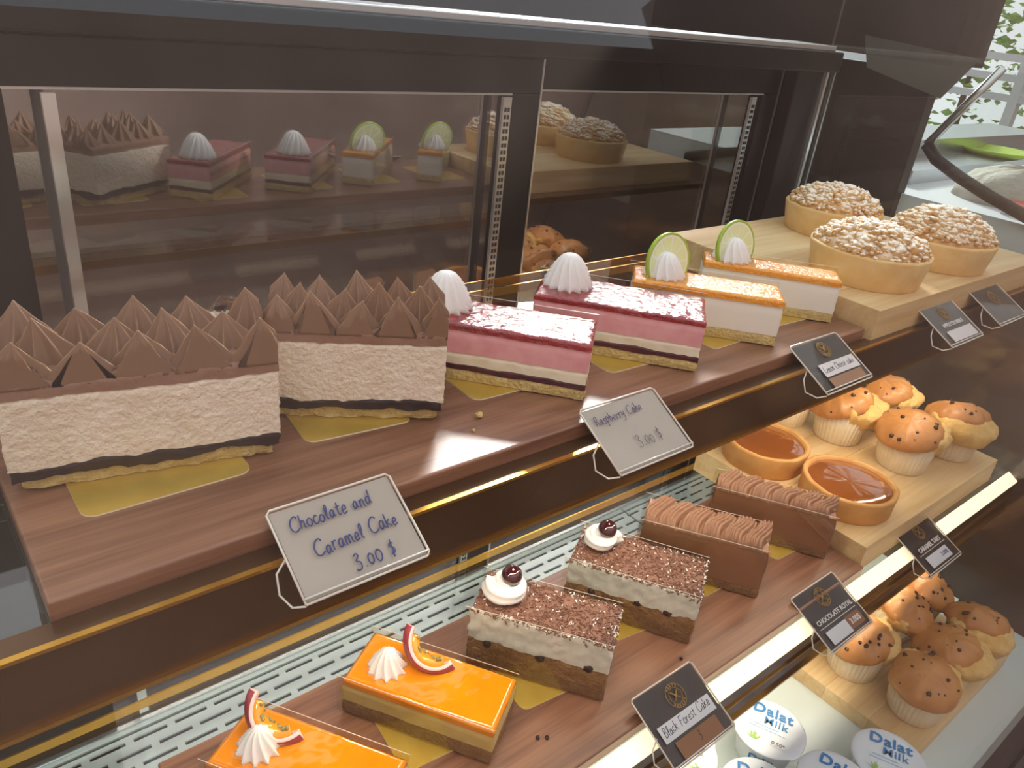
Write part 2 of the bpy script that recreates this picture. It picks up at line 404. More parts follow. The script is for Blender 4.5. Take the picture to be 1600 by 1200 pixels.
# ================================================================ boards
def tray(x0, x1, y0, y1, z, m, label):
    o = boxo('wooden_tray', (x0, y0, z-TU), (x1, y1, z), m, bev=.0015); return tag(o, label, 'tray')
tray(.024, .711, .303, .470, ZU, 'tray_wood', 'long brown wood-grain tray on the upper shelf under chocolate, raspberry and lemon slices')
tray(.076, .742, .2365, .408, ZM, 'tray_wood', 'long light brown wood-grain tray on the middle shelf under passion fruit and black forest slices')
def board(x0, x1, y0, y1, z, th, n, label):
    t = thing('serving_board', label, 'board', ((x0+x1)/2, (y0+y1)/2, z)); w = (y1-y0)/n
    for i in range(n):
        mb = MB().box((-(x1-x0)/2, -(y1-y0)/2+i*w+.00008, 0), ((x1-x0)/2, -(y1-y0)/2+(i+1)*w-.00008, th))
        o = mb.obj('plank', 'board_pale' if i % 2 else 'board_pale2', t, smooth=False)
        bv = o.modifiers.new('bevel', 'BEVEL'); bv.width = .0005; bv.segments = 2
    return t
board(.7135, 1.125, .296, .556, ZU-TU, .032, 5, 'thick pale wooden board under three apple crumble tarts on the upper shelf')
board(.7450, 1.091, .242, .470, ZM-TU, .032, 4, 'pale wooden board under caramel tarts and muffins on the middle shelf')
board(.7900, 1.057, .1285, .300, ZL, .020, 3, 'pale wooden board under chocolate chip muffins on the lower deck beside yogurt tubs')

# ================================================================ cake builders
def slab(name, L, Wd, zb, zt, m, parent, seed=0, wb=(0, 0), wt=(0, 0), rough=.0006, freq=120, nx=40, ny=14, nz=5, inset=0, rnd=.0012):
    """layer of a slice: z0/z1 with wavy boundaries (amp, seed), ragged cut sides"""
    L -= 2*inset; Wd -= 2*inset
    def bz(x, y, z, w): return z + w[0]*(fbm(x*55, y*55, 0, w[1]) + .5*fbm(x*160, y*160, 0, w[1]+3))
    ring = []; mb = MB()
    xs = [-L/2+L*i/nx for i in range(nx+1)]; ys = [-Wd/2+Wd*j/ny for j in range(ny+1)]
    loop = [(x, ys[0]) for x in xs] + [(xs[-1], y) for y in ys[1:]] + [(x, ys[-1]) for x in xs[-2::-1]] + [(xs[0], y) for y in ys[-2:0:-1]]
    n = len(loop); V = []
    for k in range(nz+1):
        t = k/nz
        for (x, y) in loop:
            z0 = bz(x, y, zb, wb); z1 = bz(x, y, zt, wt); z = z0+(z1-z0)*t
            ox = (1 if x > L/2-1e-6 else -1 if x < -L/2+1e-6 else 0); oy = (1 if y > Wd/2-1e-6 else -1 if y < -Wd/2+1e-6 else 0)
            d = rough*(fbm(x*freq, y*freq, z*freq, seed) + .6*fbm(x*freq*2.7, y*freq*2.7, z*freq*2.7, seed+5))
            if k == nz: d -= rnd
            V.append((x+ox*d, y+oy*d, z))
    F = []
    for k in range(nz):
        for i in range(n): F.append((k*n+i, k*n+(i+1) % n, (k+1)*n+(i+1) % n, (k+1)*n+i))
    mb.add(V, F)
    # top and bottom grids
    for top in (1, 0):
        V = []; F = []
        for j, y in enumerate(ys):
            for i, x in enumerate(xs):
                z = bz(x, y, zt, wt) if top else bz(x, y, zb, wb)
                e = rnd if top else 0
                edge = (i in (0, nx)) or (j in (0, ny))
                if edge:
                    ox = (i == nx)-(i == 0); oy = (j == ny)-(j == 0)
                    d = rough*(fbm(x*freq, y*freq, z*freq, seed) + .6*fbm(x*freq*2.7, y*freq*2.7, z*freq*2.7, seed+5)) - e
                    V.append((x+ox*d, y+oy*d, z))
                else: V.append((x, y, z+e*.4*top))
        for j in range(ny):
            for i in range(nx):
                q = (j*(nx+1)+i, j*(nx+1)+i+1, (j+1)*(nx+1)+i+1, (j+1)*(nx+1)+i); F.append(q if top else q[::-1])
        mb.add(V, F)
    return mb.obj(name, m, parent, smooth=True)

def rosette(R, H, ridges=9, twist=.8, sharp=.22, peak=1.0, n=72, rings=18, round_=.5, lean=(0, 0), clip=None):
    """star-tip piped blob; sharp ridges run up to the tip"""
    V = []; F = []
    for i in range(rings+1):
        t = i/rings
        prof = ((1-t)**round_ * (1-.12*t) if t < 1 else .02) if peak == 1 else (1-t)**1.02
        prof = max(prof, .015)
        bulge = 1 if t > .12 else .86+.14*math.sin(t/.12*PI/2)
        for j in range(n):
            th = 2*PI*j/n; ph = ridges*th + twist*ridges*t
            rg = 1 - sharp*abs(math.sin(ph/2))**.62 * (1-.4*t*t)
            r = R*prof*bulge*rg
            x = r*math.cos(th)+lean[0]*t*t; y = r*math.sin(th)+lean[1]*t*t; z = H*t
            if clip:
                x = min(max(x, clip[0]), clip[1]); y = min(max(y, clip[2]), clip[3])
            V.append((x, y, z))
    for i in range(rings):
        for j in range(n): F.append((i*n+j, i*n+(j+1) % n, (i+1)*n+(j+1) % n, (i+1)*n+j))
    F.append(tuple(range(n))[::-1]); F.append(tuple(rings*n+j for j in range(n)))
    return MB().add(V, F)

def swirl(R, H, turns=1.6, r=None, n=64, steps=70, ridges=7):
    """wet-whipped rosette: a fluted rope wound into a low cone"""
    mb = MB(); pts = []; V = []; F = []; r = r or R*.45
    for i in range(steps+1):
        t = i/steps; a = 2*PI*turns*t; rad = (R-r*.9)*(1-t)**.8
        pts.append((Vector((rad*math.cos(a), rad*math.sin(a), r*.55+H*.8*t)), r*(1-.55*t)*(1 if t < .93 else (1.001-t)/.07*.9+.1)))
    m = 28
    for i, (p, rr) in enumerate(pts):
        tn = (pts[min(i+1, steps)][0]-pts[max(i-1, 0)][0]).normalized(); a = tn.cross(Vector((0, 0, 1))).normalized(); b = a.cross(tn)
        for j in range(m):
            th = 2*PI*j/m; q = rr*(1.08-.26*abs(math.sin((ridges*th+i*.16)/2))); V.append(tuple(p+a*math.cos(th)*q+b*math.sin(th)*q))
    for i in range(steps):
        for j in range(m): F.append((i*m+j, i*m+(j+1) % m, (i+1)*m+(j+1) % m, (i+1)*m+j))
    F.append(tuple(range(m))[::-1]); F.append(tuple(steps*m+j for j in range(m)))
    return mb.add(V, F)

def place(name, label, group, B, ang, L, Wd, z):
    a = math.radians(ang); c, s_ = math.cos(a), math.sin(a)
    lx, ly = -L/2, Wd/2
    return thing(name, label, 'cake', (B[0]+lx*c-ly*s_, B[1]+lx*s_+ly*c, z), a, group)

CARD = .0012
def card(fl, z, w, d, label, ang=0):
    """thin gold cake card, rounded corners; fl = front left corner"""
    mb = MB(); r = .007; pts = []
    for (qx, qy, a0) in ((r, r, PI), (w-r, r, 1.5*PI), (w-r, d-r, 0), (r, d-r, .5*PI)):
        for k in range(6): a = a0+k/5*PI/2; pts.append((qx+r*math.cos(a), qy+r*math.sin(a)))
    n = len(pts); pts = [(x-w/2, y-d/2) for x, y in pts]
    V = [(x, y, 0) for x, y in pts]+[(x, y, CARD-.0003) for x, y in pts]
    mb.add(V, [tuple(range(n, 2*n))], 0); mb.add(V, [tuple(range(n))[::-1]]+[(i, (i+1) % n, n+(i+1) % n, n+i) for i in range(n)], 1)
    a = math.radians(ang); cxx = w/2*math.cos(a)-d/2*math.sin(a); cyy = w/2*math.sin(a)+d/2*math.cos(a)
    o = mb.obj('cake_card', ['gold_card', 'card_edge'], None, (fl[0]+cxx, fl[1]+cyy, z), (0, 0, a), smooth=False)
    return tag(o, label, 'cake card', 'gold cake cards under the slices')

def film(parent, L, Wd, z0, z1, sides, over=.004):
    """stiff clear film standing along the long sides"""
    mb = MB(); t = .00025
    for sd in sides:
        y = (-Wd/2-.0016 if sd == 'f' else Wd/2+.0012)
        mb.box((-L/2-over, y, z0), (L/2+over*.2, y+t, z1))
    o = mb.obj('acetate_film', 'acetate', parent, smooth=False)
    e = MB()
    for sd in sides:
        y = (-Wd/2-.0016 if sd == 'f' else Wd/2+.0012)
        e.box((-L/2-over, y-.00005, z1-.0002), (L/2+over*.2, y+t+.00005, z1))
    e.obj('film_edge', 'acrylic_edge', o, smooth=False)

# ---- chocolate and caramel slices
def choc_caramel(B, ang, L, Wd, label, seed):
    t = place('chocolate_caramel_cake', label, 'chocolate and caramel cake slices', B, ang, L, Wd, ZU+CARD)
    w1, w2, w3 = (.0026, seed+1), (.0022, seed+2), (.0012, seed+3)
    slab('sponge_base', L, Wd, 0, .0075, 'sponge', t, seed, wt=w1, rough=.0024, inset=.004, freq=150)
    slab('chocolate_layer', L, Wd, .0075, .0140, 'choc_layer', t, seed+1, wb=w1, wt=w2, rough=.0014, inset=.0006)
    slab('caramel_mousse', L, Wd, .0140, .0525, 'caramel_mousse', t, seed+2, wb=w2, wt=w3, rough=.0007, freq=260, nx=90, nz=26, ny=30)
    slab('chocolate_cream', L, Wd, .0525, .0605, 'choc_cream_cut', t, seed+3, wb=w3, wt=(.0012, seed+4), rough=.0007, nx=60)
    rnd = random.Random(seed); pit = L/4.6; row = 0; y = -Wd/2+.004
    while y < Wd/2+.002:
        x = -L/2+pit*(.35 if row % 2 == 0 else .85)
        while x < L/2+.004:
            jx, jy = rnd.uniform(-.002, .002), rnd.uniform(-.002, .002); px, py = x+jx, y+jy
            R = pit*.80*rnd.uniform(.92, 1.08); H = .0235*rnd.uniform(.88, 1.14)
            cl = (-L/2-px, L/2-px, -Wd/2-py+rnd.uniform(-.0005, .0005), Wd/2-py)
            mb = rosette(R, H, ridges=rnd.choice((7, 8, 8)), twist=rnd.uniform(-.18, .18), sharp=.47, peak=2, lean=(rnd.uniform(-.003, .003), rnd.uniform(-.003, .003)), clip=cl, n=128, rings=16)
            mb.obj('piped_peak', 'choc_cream', t, (px, py, .0575))
            x += pit
        y += pit*.80; row += 1
    return t
choc_caramel((.1546, .3616), -12, .131, .054, 'chocolate and caramel slice lying lengthwise behind the large blue handwritten card', 11)
choc_caramel((.2557, .3477), -31, .109, .058, 'chocolate and caramel slice turned aslant next to the raspberry slices', 23)

# ---- raspberry slices
def cream_top(t, x, y, z, R, H, ridges=13, twist=.55):
    return rosette(R, H, ridges=ridges, twist=twist, sharp=.34, round_=.42, n=150, rings=20).obj('cream_rosette', 'white_cream', t, (x, y, z), (0, 0, random.uniform(0, 6)))
def raspberry(B, ang, L, Wd, label, seed):
    t = place('raspberry_cake', label, 'raspberry cake slices', B, ang, L, Wd, ZU+CARD); H = .0415
    b1, b2, b3, b4 = (.0008, seed), (.0011, seed+1), (.0006, seed+2), (.0004, seed+3)
    slab('sponge_base', L, Wd, 0, .0075, 'sponge', t, seed, wt=b1, rough=.0011)
    slab('berry_jam', L, Wd, .0075, .0120, 'berry_jam', t, seed+1, wb=b1, wt=b2, rough=.0008)
    slab('vanilla_mousse', L, Wd, .0120, .0205, 'vanilla_mousse', t, seed+2, wb=b2, wt=b3, rough=.0006, nx=60)
    slab('raspberry_mousse', L, Wd, .0205, .0370, 'rasp_mousse', t, seed+3, wb=b3, wt=b4, rough=.0004, nx=60)
    slab('raspberry_glaze', L, Wd, .0370, .0415, 'rasp_jelly', t, seed+4, wb=b4, wt=(.0005, seed+9), rough=.0003, nx=60, ny=24)
    cream_top(t, -L/2+.022, .002, .0410, .0235, .0285, 14, .30)
    film(t, L, Wd, .001, .0455, 'b')
    return t
raspberry((.3597, .3253), -48.5, .131, .049, 'raspberry slice with red glaze standing against the tall chocolate caramel slice', 31)
raspberry((.4737, .3177), -50, .133, .056, 'raspberry slice with red glaze standing next to the yellow lemon slices', 41)

# ---- lemon cheese slices
def lime_slice(parent, loc, rot, R=.024):
    th = .0035; n = 48
    def disc(r, z0, z1): 
        V = []; 
        for z in (z0, z1):
            for j in range(n): a = 2*PI*j/n; V.append((r*math.cos(a), r*math.sin(a), z))
        return V, [tuple(range(n))[::-1], tuple(n+j for j in range(n))]+[(j, (j+1) % n, n+(j+1) % n, n+j) for j in range(n)]
    rind = MB().lathe([(R*.93, -th/2), (R, -th/2), (R, th/2), (R*.93, th/2), (R*.93, -th/2)], n, close=False).obj('lime_slice', 'lime_rind', parent, loc, rot)
    V, F = disc(R*.93, -th*.42, th*.42); MB().add(V, F).obj('pith', 'lime_pith', rind, smooth=False)
    segs = MB(); k = 9
    for i in range(k):
        a0, a1 = 2*PI*i/k+.06, 2*PI*(i+1)/k-.06; pts = [(R*.10*math.cos((a0+a1)/2), R*.10*math.sin((a0+a1)/2))]
        for q in range(7): a = a0+(a1-a0)*q/6; pts.append((R*.84*math.cos(a), R*.84*math.sin(a)))
        for zz, fl in ((th*.47, 0), (-th*.47, 1)):
            segs.add([(x, y, zz) for x, y in pts], [tuple(range(8)) if not fl else tuple(range(8))[::-1]])
    segs.obj('segments', 'lime_flesh', rind, smooth=False)
    return rind
def lemon(B, ang, L, Wd, label, seed):
    t = place('lemon_cheese_cake', label, 'lemon cheese cake slices', B, ang, L, Wd, ZU+CARD)
    b1, b2 = (.0008, seed), (.0003, seed+1)
    slab('sponge_base', L, Wd, 0, .0085, 'sponge', t, seed, wt=b1, rough=.0011)
    slab('cheese_cream', L, Wd, .0085, .0350, 'cheese_cream', t, seed+1, wb=b1, wt=b2, rough=.0004, inset=.0004)
    slab('lemon_glaze', L, Wd, .0350, .0405, 'lemon_jelly', t, seed+2, wb=b2, wt=(.0002, seed+5), rough=.0002, nx=60, ny=24)
    cream_top(t, -L/2+.026, 0, .0400, .0220, .0225, 13, .35)
    lime_slice(t, (-L/2+.028, .006, .0515), Vector((.80, -.80, .22)).to_track_quat('Z', 'Y').to_euler(), .0260)
    film(t, L, Wd, .001, .044, 'b'); return t
lemon((.5814, .3182), -48, .129, .0425, 'lemon cheese slice with yellow glaze standing against the raspberry slice', 51)
lemon((.6870, .3262), -50, .128, .0345, 'lemon cheese slice with yellow glaze standing against the crumble tart board', 61)

# ---- passion fruit slices
def passion_wedge(parent, loc, rot, R=.024):
    """crescent cut of passion fruit: curved rind outside, pulp and seeds inside"""
    N = 28; V = []; F = []
    arc = math.radians(150)
    def ringpts(k): 
        t = k/N; a = -arc/2+arc*t; wv = .0095*math.sin(PI*max(.02, min(.98, t)))**.55
        c = Vector((math.cos(a), 0, math.sin(a))); return a, c, wv
    m = 9; th = .0042
    rind = MB(); 
    for k in range(N+1):
        a, c, wv = ringpts(k); 
        for j in range(m): 
            u = -1+2*j/(m-1); off = Vector((0, u*wv, 0)); V.append(tuple(c*(R-.004*u*u*1.2)+off))
        for j in range(m-1, -1, -1):
            u = -1+2*j/(m-1); off = Vector((0, u*wv*.95, 0)); V.append(tuple(c*(R-th-.004*u*u*.8)+off))
    q = 2*m
    mi = []
    for k in range(N):
        for j in range(q):
            F.append((k*q+j, k*q+(j+1) % q, (k+1)*q+(j+1) % q, (k+1)*q+j)); mi.append(0 if j < m-1 else 1)
    F.append(tuple(range(q))[::-1]); F.append(tuple(N*q+j for j in range(q))); mi += [1, 1]
    rind.v = V; rind.f = [list(f) for f in F]; rind.m = mi
    o = rind.obj('passion_fruit_slice', ['passion_rind', 'passion_pith'], parent, loc, rot)
    pm = MB(); rnd = random.Random(5); pv = []; pf = []
    for k in range(N+1):
        t = k/N; a = (-arc/2+arc*t)*.80; wv = .0074*math.sin(PI*max(.03, min(.97, t)))**.5
        c = Vector((math.cos(a), 0, math.sin(a)))
        for j in range(10):
            th_ = 2*PI*j/10; rr = R-.0085+math.cos(th_)*.0045*(1+.3*fbm(k*.6, j*.9, 0, 3)); pv.append(tuple(c*rr+Vector((0, math.sin(th_)*wv*(1+.2*fbm(k*.7, j, 1, 3)), 0))))
    for k in range(N):
        for j in range(10): pf.append((k*10+j, k*10+(j+1) % 10, (k+1)*10+(j+1) % 10, (k+1)*10+j))
    pf += [tuple(range(10))[::-1], tuple(N*10+j for j in range(10))]
    pl = pm.add(pv, pf).obj('pulp', 'passion_pulp', o)
    for i in range(13):
        a = (-arc/2+arc*(i+.5)/13)*.78; c = Vector((math.cos(a), 0, math.sin(a)))*(R-.0115-rnd.uniform(0, .0015)); y = rnd.uniform(-.005, .005)
        sd = MB().lathe([(.0001, -.0021), (.0010, -.0014), (.0014, -.0002), (.0010, .0012), (.0001, .0019)], 10).obj('seed', 'passion_seed', o, (c.x, y, c.z), (rnd.uniform(0, 3), rnd.uniform(0, 3), 0))
    return o
WX = Vector((-0.7537, 0.0468, -0.6556)); WY = Vector((-0.5069, -0.6763, 0.5345))   # how the wedges lean on the slices
def passion(B, ang, L, Wd, label, seed, rim):
    t = place('passion_fruit_cake', label, 'passion fruit cake slices', B, ang, L, Wd, ZM+CARD); 
    b1, b2 = (.0006, seed), (.0003, seed+1)
    slab('sponge_base', L, Wd, 0, .0125, 'brown_sponge', t, seed, wt=b1, rough=.0008)
    slab('passion_mousse', L, Wd, .0125, .0275, 'passion_mousse', t, seed+1, wb=b1, wt=b2, rough=.0005, nx=60)
    slab('passion_glaze', L, Wd, .0275, .0335, 'passion_jelly', t, seed+2, wb=b2, wt=(.0003, seed+6), rough=.0003, nx=60, ny=24, rnd=.0016)
    rosette(.0185, .021, ridges=11, twist=.45, sharp=.32, round_=.55, n=110, rings=20).obj('cream_rosette', 'white_cream', t, (-L/2+.026, -.004, .033))
    w_ = passion_wedge(t, (0, 0, 0), None, .0265)
    M3 = Matrix((WX, WY, WX.cross(WY))).transposed(); tip = Vector(rim)-WX*.0265
    w_.matrix_local = (Matrix.Translation(t.location) @ Matrix.Rotation(t.rotation_euler.z, 4, 'Z')).inverted() @ (Matrix.Translation(tip) @ M3.to_4x4())
    film(t, L, Wd, .001, .037, 'fb'); return t
passion((.1615, .2620), -57, .121, .053, 'orange glazed passion fruit slice on the bare end of the middle tray', 71, (.1297, .3619, -.4673))
passion((.2680, .2746), -57, .121, .053, 'orange glazed passion fruit slice standing next to the black forest slices', 81, (.2513, .3554, -.4673))

# ---- black forest slices
def flakes(L, Wd, z, n, size, seed, edge=0):
    rnd = random.Random(seed); mb = MB()
    for i in range(n):
        if edge and rnd.random() < edge:
            e = rnd.random()
            x, y = (rnd.uniform(-L/2, L/2), -Wd/2-rnd.uniform(-.001, .0012)) if e < .45 else ((L/2+rnd.uniform(-.001, .001), rnd.uniform(-Wd/2, Wd/2)) if e < .8 else (rnd.uniform(-L/2, L/2), Wd/2))
            zz = z-abs(rnd.gauss(0, .0018))
        else: x, y, zz = rnd.uniform(-L/2+.001, L/2-.001), rnd.uniform(-Wd/2+.001, Wd/2-.001), z+rnd.uniform(-.0003, .0012)
        l = size*rnd.uniform(.5, 1.5); w = size*rnd.uniform(.25, .6); h = size*rnd.uniform(.12, .4)
        M = Matrix.Rotation(rnd.uniform(0, PI), 3, 'Z') @ Matrix.Rotation(rnd.gauss(0, .45), 3, 'X') @ Matrix.Rotation(rnd.gauss(0, .45), 3, 'Y')
        V = [M @ Vector((a*l, b*w, c*h))+Vector((x, y, zz)) for c in (-.5, .5) for a, b in ((-.5, -.5), (.5, -.3), (.4, .5), (-.5, .4))]
        mb.add(V, [(0,3,2,1), (4,5,6,7), (0,1,5,4), (1,2,6,5), (2,3,7,6), (3,0,4,7)])
    return mb
def black_forest(B, ang, L, Wd, H, label, seed):
    t = place('black_forest_cake', label, 'black forest cake slices', B, ang, L, Wd, ZM+CARD); k = H/.0605
    b1, b2, b3 = (.0012, seed), (.0030, seed+1), (.0006, seed+2)
    slab('sponge_base', L, Wd, 0, .012*k, 'dark_sponge', t, seed, wt=b1, rough=.0016)
    slab('cake_middle', L, Wd, .012*k, .029*k, 'brown_sponge', t, seed+1, wb=b1, wt=b2, rough=.0015, nx=60)
    slab('cream_layer', L, Wd, .029*k, H-.0025, 'white_mousse', t, seed+2, wb=b2, wt=b3, rough=.0014, nx=70, nz=10)
    slab('shaving_bed', L, Wd, H-.0030, H-.0019, 'choc_flake', t, seed+7, wb=b3, wt=(.0004, seed+8), rough=.0012, inset=.0012)
    f = flakes(L, Wd, H-.0019, 1900, .0029, seed, .08).obj('chocolate_shavings', 'choc_flake', t, smooth=False); f['kind'] = 'stuff'
    f = flakes(L, Wd, H-.0012, 230, .0020, seed+1, .50).obj('white_shavings', 'white_flake', t, smooth=False); f['kind'] = 'stuff'
    rnd = random.Random(seed)
    for i in range(3):
        x = (-.3+.3*i)*L+rnd.uniform(-.008, .008)
        MB().lathe([(.0002, -.0045), (.0035, -.0033), (.0052, 0), (.0036, .0033), (.0002, .0042)], 14).obj('cherry_piece', 'choc_layer', t, (x, -Wd/2+.0028, .029*k+rnd.uniform(-.004, .001)), (.3, .5, i))
    swirl(.0205, .0145, 1.7, .0095).obj('cream_rosette', 'white_cream', t, (-L/2+.0225, .002, H-.001), (0, 0, seed))
    c = MB().lathe([(.0002, 0), (.004, .0004), (.0075, .003), (.0088, .0070), (.0078, .0112), (.0048, .0140), (.0018, .0146), (.0002, .0138)], 28).obj('cherry', 'cherry', t, (-L/2+.0240, .003, H+.0135), (.25, .2, 0))
    film(t, L, Wd, .001, H+.001, 'fb'); return t
black_forest((.3780, .2687), -54, .117, .0485, .0605, 'black forest slice with shavings and cherry standing next to the orange passion fruit slice', 91)
black_forest((.4894, .2700), -58, .119, .0560, .0545, 'black forest slice with shavings and cherry standing next to the chocolate royal slices', 101)

# ---- chocolate royal slices
def royal(B, ang, L, Wd, H, label, seed):
    t = place('chocolate_royal_cake', label, 'chocolate royal cake slices', B, ang, L, Wd, ZM+CARD)
    b1 = (.0010, seed)
    slab('sponge_base', L, Wd, 0, .009, 'dark_sponge', t, seed, wt=b1, rough=.0010)
    slab('chocolate_mousse', L, Wd, .009, H, 'royal_mousse', t, seed+1, wb=b1, wt=(.0006, seed+2), rough=.0004, nx=60)
    rnd = random.Random(seed); n = 6; step = L/n
    for i in range(n):
        # ribbed shell: strands fan across the slice and curl over
        nx, ny = 30, 60; V = []; F = []; sk = rnd.uniform(.30, .42); R = step*.98
        x0 = -L/2+step*(i+.5)
        for a in range(nx+1):
            for b in range(ny+1):
                u = -1+2*a/nx; w_ = -1+2*b/ny
                env = max(0, 1-abs(u)**2.4)**.55*max(0, 1-abs(w_)**5)**.5
                wave = u*R*.56 + sk*step*1.1*math.sin(w_*1.9+rnd.uniform(-.0, .0))
                rid = abs(math.cos(u*PI*3.0+.8*math.sin(w_*2.2)))**.6
                z = env*(.0075+.0050*rid+.002*math.sin(w_*3+i))
                V.append((max(-L/2, min(L/2, x0+wave)), w_*Wd/2*(.985+.03*math.sin(u*9)), z))
        for a in range(nx):
            for b in range(ny): F.append((a*(ny+1)+b, (a+1)*(ny+1)+b, (a+1)*(ny+1)+b+1, a*(ny+1)+b+1))
        MB().add(V, F).obj('piped_shell', 'royal_piping', t, (0, 0, H-.0006))
    film(t, L, Wd, .001, H+.004, 'fb'); return t
royal((.5960, .2720), -55.5, .122, .046, .0535, 'chocolate royal slice with ribbed piping standing next to the black forest slices', 111)
royal((.7140, .2680), -57, .126, .0365, .0500, 'chocolate royal slice with ribbed piping standing against the caramel tart board', 121)

card((.050, .354), ZU, .085, .075, 'gold card under the chocolate caramel slice behind the blue handwritten card', 0)
card((.172, .366), ZU, .070, .075, 'gold card under the aslant chocolate caramel slice', -6)
card((.292, .361), ZU, .062, .09, 'gold card under the raspberry slice against the chocolate caramel slice', -2)
card((.410, .348), ZU, .062, .09, 'gold card under the raspberry slice next to the lemon slices', -2)
card((.526, .339), ZU, .055, .09, 'gold card under the lemon slice next to the raspberry slices', 2)
card((.628, .346), ZU, .055, .09, 'gold card under the lemon slice against the crumble tart board', -2)
card((.100, .292), ZM, .060, .085, 'gold card under the passion fruit slice farther from the black forest slices', -4)
card((.213, .303), ZM, .055, .085, 'gold card under the passion fruit slice next to the black forest slices', -5)
card((.318, .297), ZM, .055, .085, 'gold card under the black forest slice next to the passion fruit slice', -6)
card((.434, .309), ZM, .052, .08, 'gold card under the black forest slice next to the chocolate royal slices', -8)
card((.549, .302), ZM, .050, .08, 'gold card under the chocolate royal slice next to the black forest slices', -3)
card((.665, .295), ZM, .050, .08, 'gold card under the chocolate royal slice against the caramel tart board', -3)

# ================================================================ tarts
def shell_profile(R0, R1, H, th): return [(.0005, 0), (R0*.6, 0), (R0, 0), (R0+.001, .001), (R1-.0005, H-.002), (R1-.001, H), (R1-th*.5, H+.0008), (R1-th, H-.0005), (R1-th-.001, H-.006), (R0-th, .005), (.0005, .005)]
def wob(seed, a=.0012):
    def f(r, z, th, t): return (r+(a*fbm(math.cos(th)*3, math.sin(th)*3, z*60, seed) + .4*a*fbm(math.cos(th)*14, math.sin(th)*14, z*160, seed)) if r > .01 else r, z+(.4*a*fbm(math.cos(th)*5, math.sin(th)*5, 0, seed+2) if z > .01 else 0))
    return f
def crumble_tart(loc, R, H, label, seed, dome=.030):
    t = thing('apple_crumble_tart', label, 'tart', loc, seed, 'apple crumble tarts')
    MB().lathe(shell_profile(R*.88, R, H, .006), 72, wob(seed)).obj('crust', 'tart_crust', t)
    MB().lathe([(R-.005, H-.006), (R-.004, H-.001), (R*.8, H+dome*.30), (R*.5, H+dome*.66), (R*.2, H+dome*.8), (.0005, H+dome*.82)], 48, wob(seed+1, .004)).obj('filling', 'crumble', t)
    rnd = random.Random(seed); bm = bmesh.new(); bmesh.ops.create_icosphere(bm, subdivisions=2, radius=1); base = [v.co.copy() for v in bm.verts]; fs = [[v.index for v in f.verts] for f in bm.faces]; bm.free()
    mb = MB()
    for i in range(760):
        a = rnd.uniform(0, 2*PI); q = math.sqrt(rnd.random())*.97; rr = q*(R-.003)
        z = H+dome*.80*(1-q**2.2)+rnd.uniform(-.002, .003); s_ = rnd.uniform(.0020, .0052)*(1 if q < .85 else .75)
        c = Vector((rr*math.cos(a), rr*math.sin(a), z)); sc = Vector((rnd.uniform(.7, 1.3), rnd.uniform(.7, 1.3), rnd.uniform(.6, 1.0)))*s_
        mb.add([c+Vector((v.x*sc.x, v.y*sc.y, v.z*sc.z))*(1+.6*fbm(v.x*2.1, v.y*2.1, v.z*2.1, i)) for v in base], fs)
    o = mb.obj('crumble', 'crumble', t); o['kind'] = 'stuff'
    return t
zb = ZU-TU+.032
crumble_tart((.8030, .3640, zb), .0615, .0330, 'apple crumble tart at the corner of its board, beside the lemon slices', 3, .026)
crumble_tart((.9400, .4870, zb), .0590, .0330, 'apple crumble tart at the rear of its board, near the sliding doors', 4, .028)
crumble_tart((.9520, .3570, zb), .0600, .0320, 'deeper browned apple crumble tart at the front of its board, beside the side glass', 5, .034)
def caramel_tart(loc, R, H, label, seed):
    t = thing('caramel_tart', label, 'tart', loc, seed, 'caramel tarts')
    MB().lathe(shell_profile(R*.93, R, H, .0065), 80, wob(seed, .0012)).obj('crust', 'caramel_crust', t)
    MB().lathe([(R-.0055, H-.006), (R-.0058, H-.0035), (R*.86, H-.0030), (R*.5, H-.0026), (.0004, H-.0025)], 64, wob(seed+4, .0006)).obj('caramel_filling', 'caramel', t)
    return t
zb = ZM-TU+.032
caramel_tart((.8080, .3060, zb), .0535, .0285, 'glossy caramel tart standing against the chocolate royal slice', 7)
caramel_tart((.7985, .4120, zb), .0515, .0285, 'glossy caramel tart half hidden beneath the upper shelf rail', 8)

